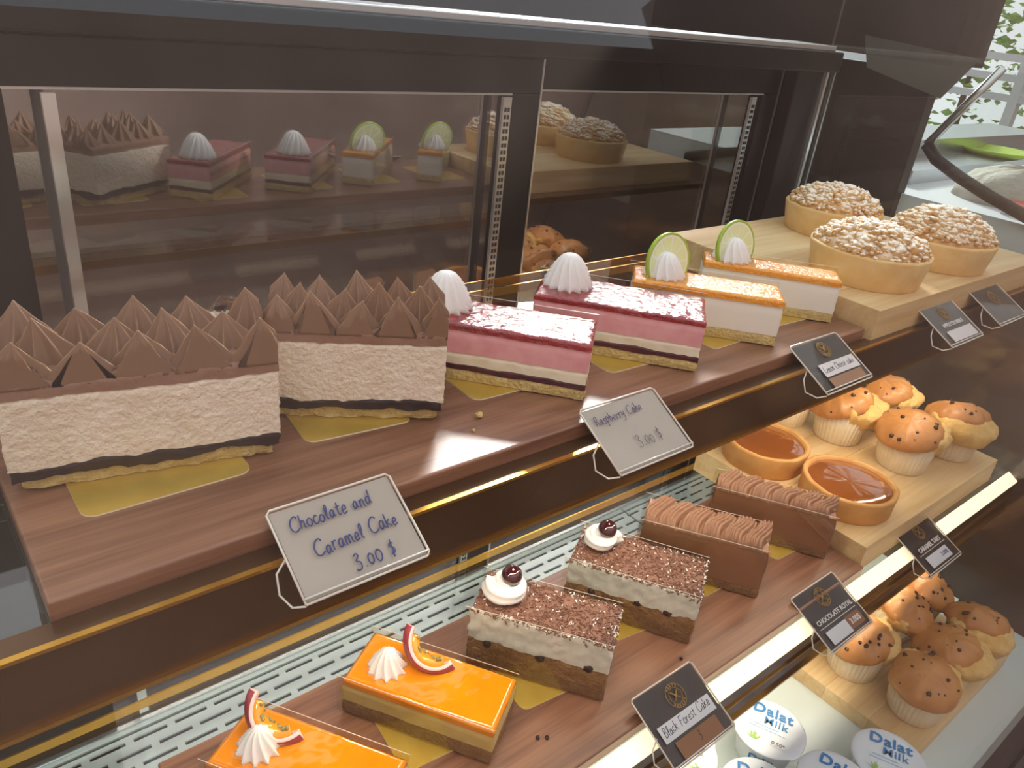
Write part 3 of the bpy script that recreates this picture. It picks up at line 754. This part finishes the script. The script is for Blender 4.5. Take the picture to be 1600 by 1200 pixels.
# ================================================================ muffins
CAP = [(.0370, .0), (.0415, .003), (.0410, .0095), (.0365, .0165), (.0275, .0225), (.0155, .0262), (0.0, .0275)]
def muffin(loc, label, seed, topm='muffin_top', tilt=(0, 0), rz=0, s=.94, group='chocolate chip muffins', lie=None):
    t = thing('chocolate_chip_muffin', label, 'muffin', loc, rz, group)
    if lie: t.rotation_euler = lie
    t.scale = (s, s, s)
    def flute(r, z, th, k): return (r*(1+.022*math.cos(th*38)*min(1, k*3)) if r > .02 else r, z)
    MB().lathe([(.0005, 0), (.024, 0), (.0295, 0), (.031, .002), (.0335, .020), (.0375, .046), (.0365, .046), (.030, .012), (.0005, .010)], 152, flute).obj('paper_cup', 'muffin_paper', t)
    def bl(a):
        def f(r, z, th, k):
            d = a*fbm(math.cos(th)*1.6*r*40, math.sin(th)*1.6*r*40, z*50, seed)+.5*a*fbm(math.cos(th)*r*150, math.sin(th)*r*150, z*150, seed)
            return (max(.0004, r+d), z+d*.6)
        return f
    MB().lathe([(.034, .034), (.0375, .043), (.0410, .049), (.0415, .054), (.0385, .059), (.030, .064), (.0004, .067)], 96, bl(.0055)).obj('crumb', 'muffin_crumb', t, (tilt[0]*.012, tilt[1]*.012, -.001))
    cap = MB().lathe(CAP, 96, bl(.0034)).obj('baked_top', topm, t, (-tilt[0]*.004, -tilt[1]*.004, .0465), (tilt[1]*.30, -tilt[0]*.30, 0))
    rnd = random.Random(seed); mb = MB(); bm = bmesh.new(); bmesh.ops.create_icosphere(bm, subdivisions=1, radius=1); base = [v.co.copy() for v in bm.verts]; fs = [[v.index for v in f.verts] for f in bm.faces]; bm.free()
    for i in range(15):
        a = rnd.uniform(0, 2*PI); q = rnd.random()**.38; r = q*.0405; z = next(z0+(z1-z0)*(r0-r)/(r0-r1) for (r0, z0), (r1, z1) in zip(CAP[1:], CAP[2:]) if r1 <= r <= r0)+.0004
        sz = rnd.uniform(.0010, .0036); mb.add([Vector((r*math.cos(a), r*math.sin(a), z))+v*sz*(1+.4*fbm(v.x*2, v.y*2, v.z*2, i)) for v in base], fs)
    o = mb.obj('chocolate_chips', 'choc_chip', cap); o['kind'] = 'stuff'
    return t
zb = ZM-TU+.032
g = 'muffins on the middle shelf'
muffin((.943, .395, zb), 'muffin in pleated paper between two caramel tarts and the other muffins', 1, tilt=(.8, -.9), group=g)
muffin((1.030, .385, zb), 'muffin with a flat slanting top behind the other muffins of the tart board', 2, tilt=(.6, -.6), group=g)
muffin((.952, .310, zb), 'muffin in pleated paper next to the caramel tart in front of the others', 3, tilt=(.9, -.2), group=g)
muffin((1.046, .292, zb), 'muffin in pleated paper at the side glass corner of the tart board', 4, tilt=(-.6, -.9), group=g)
muffin((.918, .462, zb), 'muffin half hidden under the upper shelf rail beside the caramel tart', 5, group=g)
zb = ZL+.02; g = 'muffins on the lower deck'
muffin((.849, .243, zb), 'upright muffin nearest to the chocolate royal price sign on the lower board', 6, 'muffin_top', tilt=(.9, -.3), group=g)
muffin((.851, .163, zb), 'upright muffin at the board corner nearest to the yogurt tubs', 7, 'muffin_top', tilt=(.7, .2), group=g)
muffin((.931, .168, zb), 'muffin with melted chips wedged in the middle of the lower board', 8, tilt=(.5, -.9), group=g)
muffin((.936, .252, zb+.011), 'muffin leaning sideways with split pale crumb behind the upright ones', 9, 'muffin_top', group=g, lie=(math.radians(16), math.radians(-14), 1))
muffin((1.018, .247, zb), 'muffin with torn yellow crumb at the rear of the lower board', 10, 'muffin_top', tilt=(-.6, 1), group=g)
muffin((1.011, .167, zb), 'muffin at the front of the lower board by the side glass', 11, 'muffin_top', tilt=(-.8, -.7), group=g)

# ================================================================ lettering
def text_mesh(body, size, m, bold=0.0, spacing=1.0, extrude=.00015, align='CENTER'):
    cu = bpy.data.curves.new('lettering', 'FONT'); cu.body = body; cu.size = size; cu.offset = bold*size; cu.extrude = extrude
    cu.space_character = spacing; cu.align_x = align; cu.align_y = 'CENTER'; cu.resolution_u = 3
    o = bpy.data.objects.new('lettering', cu); col.objects.link(o)
    dg = bpy.context.evaluated_depsgraph_get(); me = bpy.data.meshes.new_from_object(o.evaluated_get(dg))
    bpy.data.objects.remove(o); me.materials.clear(); me.materials.append(MATS[m]); return me
def text(parent, body, size, m, loc, rz=0, bold=0, spacing=1, name='lettering', align='CENTER'):
    return link(name, text_mesh(body, size, m, bold, spacing, align=align), parent, loc, (0, 0, rz))
O_ = [(.3, 1), (.05, .75), (.02, .3), (.3, 0), (.58, .3), (.55, .8), (.3, 1), (.2, .95)]
GL = {'C': (1.05, [[(.95, 1.45), (.75, 1.75), (.35, 1.6), (.03, .95), (.15, .2), (.55, 0), (1.0, .3)]]),
 'c': (.6, [[(.5, .85), (.3, 1), (.05, .6), (.12, .1), (.35, 0), (.58, .2)]]),
 'h': (.68, [[(.05, 1.8), (.05, .9), (.03, 0)], [(.05, .5), (.3, 1), (.5, .75), (.5, .2), (.66, 0)]]),
 'o': (.66, [O_]), 'a': (.72, [[(.55, .85), (.3, 1), (.05, .6), (.15, .05), (.4, .15), (.56, .9), (.55, .3), (.72, 0)]]),
 'l': (.4, [[(.1, .2), (.35, 1.5), (.22, 1.8), (.1, 1.3), (.14, .2), (.36, .05)]]),
 't': (.55, [[(.25, 1.6), (.2, .8), (.22, .15), (.5, .1)], [(0, 1.05), (.5, 1.15)]]),
 'e': (.62, [[(.05, .45), (.5, .6), (.42, .98), (.18, .9), (.05, .4), (.2, .02), (.6, .2)]]),
 'n': (.7, [[(.05, 1), (.05, 0)], [(.05, .5), (.3, 1), (.5, .8), (.5, .2), (.7, 0)]]),
 'd': (.78, [[(.55, .8), (.3, 1), (.05, .6), (.15, .05), (.4, .1), (.6, 1.0), (.62, 1.85)], [(.62, 1.85), (.58, .3), (.76, 0)]]),
 'r': (.55, [[(.05, 1), (.06, 0)], [(.06, .55), (.25, .95), (.5, .9)]]),
 'm': (1.0, [[(.05, 1), (.05, 0)], [(.05, .5), (.25, 1), (.4, .7), (.42, 0)], [(.42, .5), (.62, 1), (.8, .7), (.82, .15), (1.0, 0)]]),
 'k': (.66, [[(.05, 1.8), (.05, 0)], [(.5, 1), (.08, .5), (.3, .4), (.64, 0)]]),
 'R': (.85, [[(.1, 1.7), (.08, .8), (.1, 0)], [(-.05, 1.6), (.4, 1.8), (.65, 1.4), (.4, .95), (.12, .85)], [(.3, .9), (.8, 0)]]),
 's': (.55, [[(.5, .9), (.25, 1), (.1, .75), (.4, .4), (.35, .05), (.02, .1)]]),
 'p': (.66, [[(.05, 1), (.06, -.8)], [(.06, .7), (.3, 1), (.55, .6), (.35, .05), (.06, .2)]]),
 'b': (.66, [[(.05, 1.8), (.05, .05)], [(.05, .6), (.3, .95), (.55, .5), (.35, 0), (.05, .1)]]),
 'y': (.66, [[(.05, 1), (.2, .35), (.45, .5)], [(.58, 1), (.5, .2), (.35, -.6), (.08, -.7)]]),
 'L': (.8, [[(.1, 1.7), (.08, .6), (.1, .02), (.45, 0), (.75, .1)]]),
 'B': (.85, [[(.1, 1.7), (.1, 0)], [(.1, 1.7), (.55, 1.6), (.55, 1.1), (.12, .9), (.65, .75), (.65, .2), (.1, 0)]]),
 'F': (.8, [[(.12, 1.7), (.1, .8), (.1, 0)], [(.1, 1.7), (.75, 1.75)], [(.1, .9), (.55, .95)]]),
 '3': (.8, [[(.1, 1.55), (.4, 1.75), (.6, 1.45), (.25, 1.0), (.62, .7), (.55, .15), (.2, 0), (.02, .2)]]),
 '0': (.75, [[(.35, 1.2), (.08, .9), (.05, .35), (.3, 0), (.6, .3), (.62, .9), (.35, 1.2), (.2, 1.1)]]),
 '.': (.4, [[(.12, .05), (.2, .08)]]),
 '$': (.8, [[(.65, 1.2), (.35, 1.35), (.12, 1.05), (.55, .65), (.5, .2), (.1, .15)], [(.42, 1.75), (.30, -.3)]])}
def handwriting(parent, body, size, m, loc, rz=0, seed=0, thick=.00042):
    """pen strokes as thin beads lying on the card"""
    rnd = random.Random(seed); x = 0; strokes = []
    for ch in body:
        if ch == ' ': x += .75; continue
        w, ps = GL[ch]; dy = rnd.uniform(-.08, .08); sc = rnd.uniform(.92, 1.08)
        for p in ps: strokes.append([(x+px*sc+py*.12, py*sc+dy) for px, py in p])
        x += w+.14
    mb = MB()
    for st in strokes:
        pts = [Vector((a-x/2, b-.5, 0))*size for a, b in st]; q = []
        for i in range(len(pts)-1):
            p0 = pts[max(i-1, 0)]; p1 = pts[i]; p2 = pts[i+1]; p3 = pts[min(i+2, len(pts)-1)]
            for k in range(5):
                t = k/5; q.append(.5*((2*p1)+(p2-p0)*t+(2*p0-5*p1+4*p2-p3)*t*t+(3*p1-p0-3*p2+p3)*t**3))
        q.append(pts[-1])
        mb.tube([(v.x, v.y, 0) for v in q], thick, 5)
    for i, v in enumerate(mb.v): mb.v[i] = (v[0], v[1], v[2]*.35)
    return mb.obj('handwriting', m, parent, loc, (0, 0, rz))

# ================================================================ price signs
def sign(xl, w, h, yb, zb, up, label, insert):
    t = thing('price_sign', label, 'price sign', (xl+w/2, yb, zb), 0, 'acrylic price signs on the shelf rails')
    y = Vector(up).normalized(); x = Vector((1, 0, 0)); z = x.cross(y)
    t.rotation_euler = Matrix((x, y, z)).transposed().to_euler()
    MB().box((-w/2, 0, .0004), (w/2, h, .0016)).obj('acrylic_plate', 'acrylic', t, smooth=False)
    e = MB(); r = .0007
    e.tube([(-w/2, 0, .001), (-w/2, h-.002, .001), (-w/2+.002, h, .001), (w/2-.002, h, .001), (w/2, h-.002, .001), (w/2, .002, .001), (w/2-.002, 0, .001), (-w/2, 0, .001)], r, 6)
    e.tube([(-w/2, .0025, .0018), (w/2, .0025, .0018)], .0006, 6)
    e.obj('plate_edge', 'acrylic_edge', t)
    # folded foot running back to the rail
    inv = Matrix((x, y, z)); o0 = Vector((xl+w/2, yb, zb))
    def wl(p): return inv @ (Vector(p)-o0)
    a = [(xl, yb, zb-.0005), (xl-.004, yb+.006, zb-.004), (xl-.006, yb+.016, zb-.003), (xl-.005, yb+.021, zb+.006), (xl+.002, yb+.024, zb+.012)]
    b = [(xl+w*.5, yb, zb-.0005), (xl+w*.5, yb+.006, zb-.004), (xl+w*.5, yb+.016, zb-.003), (xl+w*.5, yb+.021, zb+.006), (xl+w*.5, yb+.024, zb+.012)]
    V = [tuple(wl(p)) for p in a]+[tuple(wl(p)) for p in b]
    f = MB().add(V, [(i, i+1, 6+i, 5+i) for i in range(4)]).obj('folded_foot', 'acrylic', t, smooth=False)
    MB().tube([tuple(wl(p)) for p in a], .0006, 6).obj('foot_edge', 'acrylic_edge', f)
    insert(t, w, h); return t
def paper(t, w, h, m, x0=-1, x1=1, y0=0, y1=1, zt=.0002):
    return MB().box((x0*(w/2-.0012), .0012+y0*(h-.0024), -.0002), (x1*(w/2-.0012), .0012+y1*(h-.0024), zt)).obj('paper_insert', m, t, smooth=False)
Z1 = .0019
def ins_choc(t, w, h):
    p = paper(t, w, h, 'paper')
    handwriting(p, 'Chocolate and', .0044, 'ink_blue', (-.004, h*.76, Z1), .03, 1); handwriting(p, 'Caramel Cake', .0046, 'ink_blue', (.003, h*.45, Z1), .05, 2); handwriting(p, '3.00 $', .0050, 'ink_blue', (.007, h*.18, Z1), .06, 3)
def ins_rasp(t, w, h):
    p = paper(t, w, h, 'paper')
    handwriting(p, 'Raspberry Cake', .0040, 'ink_violet', (-.008, h*.76, Z1), .02, 4, .00032); handwriting(p, '3.00 $', .0050, 'ink_dark', (.004, h*.30, Z1), .05, 5, .00026)
def emblem(p, x, y, r):
    """gold ring emblem with crossed whisk and rolling pin and lettering on its rim"""
    mb = MB(); n = 40
    for rr, th in ((r, .00028), (r*.66, .00018)): mb.tube([(x+rr*math.cos(2*PI*i/n), y+rr*math.sin(2*PI*i/n), Z1) for i in range(n+1)], th, 5)
    for s_ in (-1, 1): mb.tube([(x-s_*r*.38, y-r*.38, Z1), (x+s_*r*.38, y+r*.38, Z1)], [.00028, .0007], 5)
    mb.tube([(x-r*.12, y+r*.1, Z1), (x, y-r*.14, Z1), (x+r*.14, y+r*.05, Z1)], .0005, 5)
    for s_ in (-1, 1): mb.tube([(x+s_*r*.83, y-.0002, Z1), (x+s_*r*.83, y+.0004, Z1)], .0004, 5)
    mb.obj('emblem', 'gold_print', p)
    for word, a0, flip in (('PARIS', PI/2, 1), ('BAKERY', -PI/2, -1)):
        for i, ch in enumerate(word):
            a = a0-flip*(i-(len(word)-1)/2)*.33
            text(p, ch, r*.30, 'gold_print', (x+r*.83*math.cos(a), y+r*.83*math.sin(a), Z1), a-PI/2 if flip > 0 else a+PI/2, .02)
def strip(p, x0, x1, y0, y1, m, name='price_label', z=.0018): return MB().box((x0, y0, z-.0001), (x1, y1, z)).obj(name, m, p, smooth=False)
def ins_lemon(t, w, h):
    p = paper(t, w, h, 'label_brown'); s_ = strip(p, -w*.30, w*.44, h*.27, h*.52, 'paper'); emblem(p, .002, h*.76, .0075)
    handwriting(s_, 'Lemon Cheese cake', .0034, 'ink_dark', (w*.06, h*.39, Z1), .03, 6, .00026); strip(p, -w*.30, w*.40, h*.04, h*.24, 'label_tan')
def ins_apple(t, w, h):
    p = paper(t, w, h, 'label_brown'); emblem(p, 0, h*.74, .008); text(p, 'APPLE CRUMBLE', .0062, 'white_print', (0, h*.47, Z1), 0, .02); strip(p, -w*.34, w*.40, h*.08, h*.34, 'paper')
def ins_plain(t, w, h):
    p = paper(t, w, h, 'label_brown'); emblem(p, 0, h*.66, .009)
def ins_caramel(t, w, h):
    p = paper(t, w, h, 'label_brown'); emblem(p, 0, h*.74, .0085); text(p, 'CARAMEL TART', .0072, 'white_print', (0, h*.46, Z1), 0, .03)
    strip(p, -w*.40, w*.40, h*.375, h*.385, 'white_print', 'rule'); s_ = strip(p, -w*.33, w*.30, h*.09, h*.31, 'label_white'); text(s_, '3.00$', .0070, 'ink_blue', (w*.16, h*.20, Z1))
def ins_royal(t, w, h):
    p = paper(t, w, h, 'label_brown'); emblem(p, 0, h*.76, .0095); text(p, 'CHOCOLATE ROYAL', .0066, 'white_print', (0, h*.46, Z1), 0, .025)
    strip(p, -w*.42, w*.42, h*.365, h*.375, 'white_print', 'rule'); strip(p, -w*.38, w*.08, h*.08, h*.30, 'label_white'); s_ = strip(p, w*.09, w*.40, h*.10, h*.32, 'label_tan'); text(s_, '3.00$', .0078, 'white_print', (w*.245, h*.21, Z1), 0, .02)
def ins_forest(t, w, h):
    p = paper(t, w, h, 'label_brown'); emblem(p, .003, h*.74, .0098); s_ = strip(p, -w*.42, w*.42, h*.32, h*.54, 'label_white')
    handwriting(s_, 'Black Forest Cake', .0042, 'ink_dark', (0, h*.43, Z1), .03, 8, .0003); s2 = strip(p, -w*.32, w*.34, h*.05, h*.28, 'label_tan'); handwriting(s2, '3', .004, 'label_brown', (w*.02, h*.16, Z1), 0, 9, .0003)
upv = (0, .0475, .026); upm = (0, .0475, .022)
def up_sign(bl, s_, w, *a): sign(bl[0]*s_, w*s_, .054*s_, bl[1]*s_, bl[2]*s_, *a)
up_sign((.1274, .275, -.2812), .955, .0735, upv, 'white card in clear holder handwritten Chocolate and Caramel Cake', ins_choc)
up_sign((.3527, .275, -.2806), .955, .0767, upv, 'white card in clear holder handwritten Raspberry Cake', ins_rasp)
up_sign((.6143, .275, -.2848), .945, .0785, upv, 'brown card in clear holder with handwritten Lemon Cheese cake strip', ins_lemon)
up_sign((.8678, .275, -.2909), .925, .0800, upv, 'brown card in clear holder printed APPLE CRUMBLE under the crumble tart board', ins_apple)
up_sign((.9960, .275, -.2890), .925, .0800, upv, 'brown card in clear holder on the upper rail nearest the side glass', ins_plain)
up_sign((.742, .175, -.4742), 1.115, .0688, upm, 'brown card in clear holder printed CARAMEL TART', ins_caramel)
up_sign((.5548, .175, -.4715), 1.115, .0688, upm, 'brown card in clear holder printed CHOCOLATE ROYAL', ins_royal)
up_sign((.3480, .175, -.4640), 1.115, .0670, upm, 'brown card in clear holder with Black Forest Cake strip', ins_forest)

# ================================================================ yogurt tubs
def tub(loc, rz, label, full=True):
    t = thing('yogurt_tub', label, 'yogurt tub', loc, rz, 'yogurt tubs on the lower deck')
    R, H = .0435, .047; t.scale = (.9, .9, .9)
    MB().lathe([(.0005, 0), (.030, 0), (.032, .002), (.0385, .040), (.0395, .0425), (.0425, .0435), (.0430, .0455), (.040, .0460), (.0005, .0460)], 64).obj('cup', 'tub_white', t)
    def f(r, z, th, k): return (r*(1+(.05 if abs(th-5.6) < .2 and r > .03 else 0)), z+.0004*fbm(r*60*math.cos(th), r*60*math.sin(th), 0, loc[0]*9))
    lid = MB().lathe([(.0445, .0440), (R+.0008, .0458), (R-.001, .0468), (.036, .0466), (.020, .0469), (.0005, .0468)], 64, f).obj('foil_lid', 'tub_foil', t)
    z = .0480
    text(lid, 'Dalat', .0215, 'print_blue', (0, .0235, z), 0, .02, 1.08, 'brand_lettering'); text(lid, 'Milk', .0160, 'print_blue', (.006, .0075, z), 0, .006, 1.1, 'brand_lettering')
    MB().box((-.020, -.0030, z-.0001), (.010, -.0020, z)).box((-.024, -.0078, z-.0001), (.020, -.0070, z)).obj('fine_print', 'print_light', lid, smooth=False)
    rnd = random.Random(3); g = MB()
    for i in range(11):
        a = math.radians(35+11*i); l = rnd.uniform(.009, .015); bx_ = -.014+rnd.uniform(-.004, .004); by = -.0270
        g.add([(bx_-.0012, by, z), (bx_+.0012, by, z), (bx_+l*math.cos(a), by+l*math.sin(a), z+.0001)], [(0, 1, 2)])
    g.obj('leaf_print', 'print_green', lid, smooth=False)
    s_ = MB().box((.004, -.0265, z-.0001), (.023, -.0185, z)).obj('price_sticker', 'white_plastic', lid, smooth=False)
    text(s_, '0.50*', .0075, 'ink_dark', (.0135, -.0225, z+.0002))
    text(t, 'Dalat', .014, 'print_blue', (0, -.0372, .028), 0, .05).rotation_euler = (math.radians(100), 0, 0)
    return t
r_ = math.radians
tub((.657, .240, ZL), r_(-66), 'yogurt tub with fully visible lid between the Black Forest Cake sign and the muffin board')
tub((.549, .279, ZL), r_(20), 'yogurt tub hidden under the Black Forest Cake sign')
tub((.580, .200, ZL), r_(-52), 'yogurt tub in front of the one under the Black Forest Cake sign')
tub((.657, .158, ZL), r_(-72), 'yogurt tub standing in front of the one with the fully visible lid')
tub((.735, .139, ZL), r_(-65), 'yogurt tub standing at the front corner of the muffin board')

# ================================================================ crumbs on the trays
def crumb(loc, r, m, label, seed):
    bm = bmesh.new(); bmesh.ops.create_icosphere(bm, subdivisions=2, radius=1)
    for v in bm.verts: v.co *= 1+.5*fbm(v.co.x*1.6, v.co.y*1.6, v.co.z*1.6, seed)
    lo = min(v.co.z for v in bm.verts)*.7
    me = bpy.data.meshes.new('cake_crumb'); 
    for v in bm.verts: v.co = Vector((v.co.x*r, v.co.y*r, (v.co.z*.7-lo)*r))
    bm.to_mesh(me); bm.free(); me.materials.append(MATS[m]); tag(link('cake_crumb', me, None, loc), label, 'crumb', 'loose crumbs')
crumb((.2815, .343, ZU), .0026, 'sponge', 'pale sponge crumb lying in front of the raspberry slice', 1)
crumb((.268, .330, ZU), .0012, 'sponge', 'tiny pale crumb on the upper tray edge', 2)
for i, (x, y) in enumerate(((.312, .272), (.318, .268), (.452, .247), (.462, .249), (.470, .262))): crumb((x, y, ZM), .0016, 'choc_layer', ['tiny dark crumb on the middle tray in front of the passion fruit slice', 'tiny dark crumb on the middle tray in front of the passion fruit slice', 'tiny dark crumb on the middle tray above the Black Forest Cake sign', 'tiny dark crumb on the middle tray above the Black Forest Cake sign', 'tiny dark crumb on the middle tray in front of the black forest slice'][i], 3+i)

# ================================================================ the neighbouring curved case, beyond the side glass
nc = thing('curved_display_case', 'brightly lit display case with curved side trim beyond the pastry case', 'display case', (1.75, .5, -1.35))
def N(o): o.parent = nc; o.matrix_parent_inverse = Matrix.Translation((-1.75, -.5, 1.35)); return o
prof = [(.560, -.035), (.640, -.168), (.615, -.190), (.567, -.210), (.510, -.229), (.447, -.246), (.36, -.268), (.25, -.30)]
N(MB().tube([(1.5, .560, -.030), (1.5, .640, -.168)], .0075, 8).obj('steel_bar', 'bright_steel'))
N(MB().tube([(1.5, y, z) for y, z in prof[1:]], .011, 8).obj('curved_trim', 'black_frame'))
N(MB().add([(1.503, y, z) for y, z in prof]+[(1.503, .25, -.02)], [tuple(range(9))]).obj('side_pane', 'side_glass', smooth=False))
N(boxo('base_cabinet', (1.5, .10, -1.35), (2.6, .95, -.31), 'cabinet_brown'))
N(boxo('white_deck', (1.51, .12, -.31), (2.6, .80, -.262), 'white_paint'))
N(boxo('back_ledge', (1.70, .80, -.31), (2.6, .95, -.20), 'steel'))
N(boxo('perforated_ledge', (1.62, .70, -.262), (2.6, .80, -.235), 'steel'))
N(boxo('dark_side_panel', (1.49, .66, -1.35), (1.52, 1.3, -.05), 'hood'))
N(boxo('hood', (1.40, .60, -.035), (1.52, 1.25, .10), 'hood'))
N(MB().add([(1.40, .76, -.005), (1.40, .56, -.020), (1.40, .60, -.085), (1.40, .74, -.055)], [(0, 1, 2, 3)]).obj('hood_panel', 'hood_grey', smooth=False))  # flat grey panel of the hood, no lamp behind it
o = MB().lathe([(.0005, 0), (.05, 0), (.085, .012), (.088, .016), (.080, .016), (.05, .006), (.0005, .006)], 40).obj('green_plate', 'green_plastic', None, (2.0, .715, -.235+.0)); o.location = (2.15, .755, -.235); tag(o, 'lime green plate standing inside the neighbouring curved case', 'plate')
t = thing('ice_heap', 'pale heap of shaved ice behind the curved trim', 'ice', (1.72, .53, -.262))
MB().lathe([(.12, 0), (.115, .02), (.09, .045), (.05, .058), (.0005, .062)], 40, lambda r, z, th, k: (r*(1+.12*fbm(math.cos(th)*2, math.sin(th)*2, z*20, 2)), z*(1+.2*fbm(math.cos(th)*3, math.sin(th)*3, 1, 4)))).obj('heap', 'ice_heap', t)
t = thing('red_lidded_box', 'white box with a red lid low in the neighbouring curved case', 'box', (1.60, .475, -.262))
boxo('box_body', (-.04, -.03, 0), (.04, .03, .014), 'white_plastic', t, .003); boxo('lid', (-.042, -.032, .014), (.042, .032, .020), 'red_plastic', t, .003)

# outdoors beyond: railing and shrub
rl = thing('white_railing', 'white painted railing outdoors behind the curved case', 'railing', (4.0, 1.7, -1.35))
for z in (1.30, 1.22, 1.14): MB().box((-.02, -.9, z), (.02, .9, z+.03)).obj('rail', 'white_paint', rl, smooth=False)
for y in (-.85, -.3, .25, .8): MB().box((-.025, y-.02, 0), (.025, y+.02, 1.38)).obj('post', 'white_paint', rl, smooth=False)
sb = thing('garden_shrub', 'leafy green shrub outdoors behind the white railing', 'shrub', (5.3, 2.1, -1.35))
rnd = random.Random(2); mb = MB()
for i in range(900):
    th, ph = rnd.uniform(0, 2*PI), math.acos(rnd.uniform(-1, 1)); q = rnd.random()**.4
    c = Vector((math.cos(th)*math.sin(ph)*.55*q, math.sin(th)*math.sin(ph)*.9*q, 1.35+math.cos(ph)*.75*q)); M = Matrix.Rotation(rnd.uniform(0, 6), 3, 'Z') @ Matrix.Rotation(rnd.uniform(0, 3), 3, 'X')
    l = rnd.uniform(.05, .09); mb.add([c+M @ Vector(p) for p in ((0, 0, 0), (l*.5, l*.28, .008), (l, 0, 0), (l*.5, -l*.28, .008))], [(0, 1, 2, 3)])
fo = mb.obj('foliage', 'leaf', sb, smooth=False); fo['kind'] = 'stuff'
MB().tube([(0, 0, 0), (.02, .03, .6), (0, .05, 1.2)], [.04, .03, .015], 8).obj('trunk', 'bark', sb)
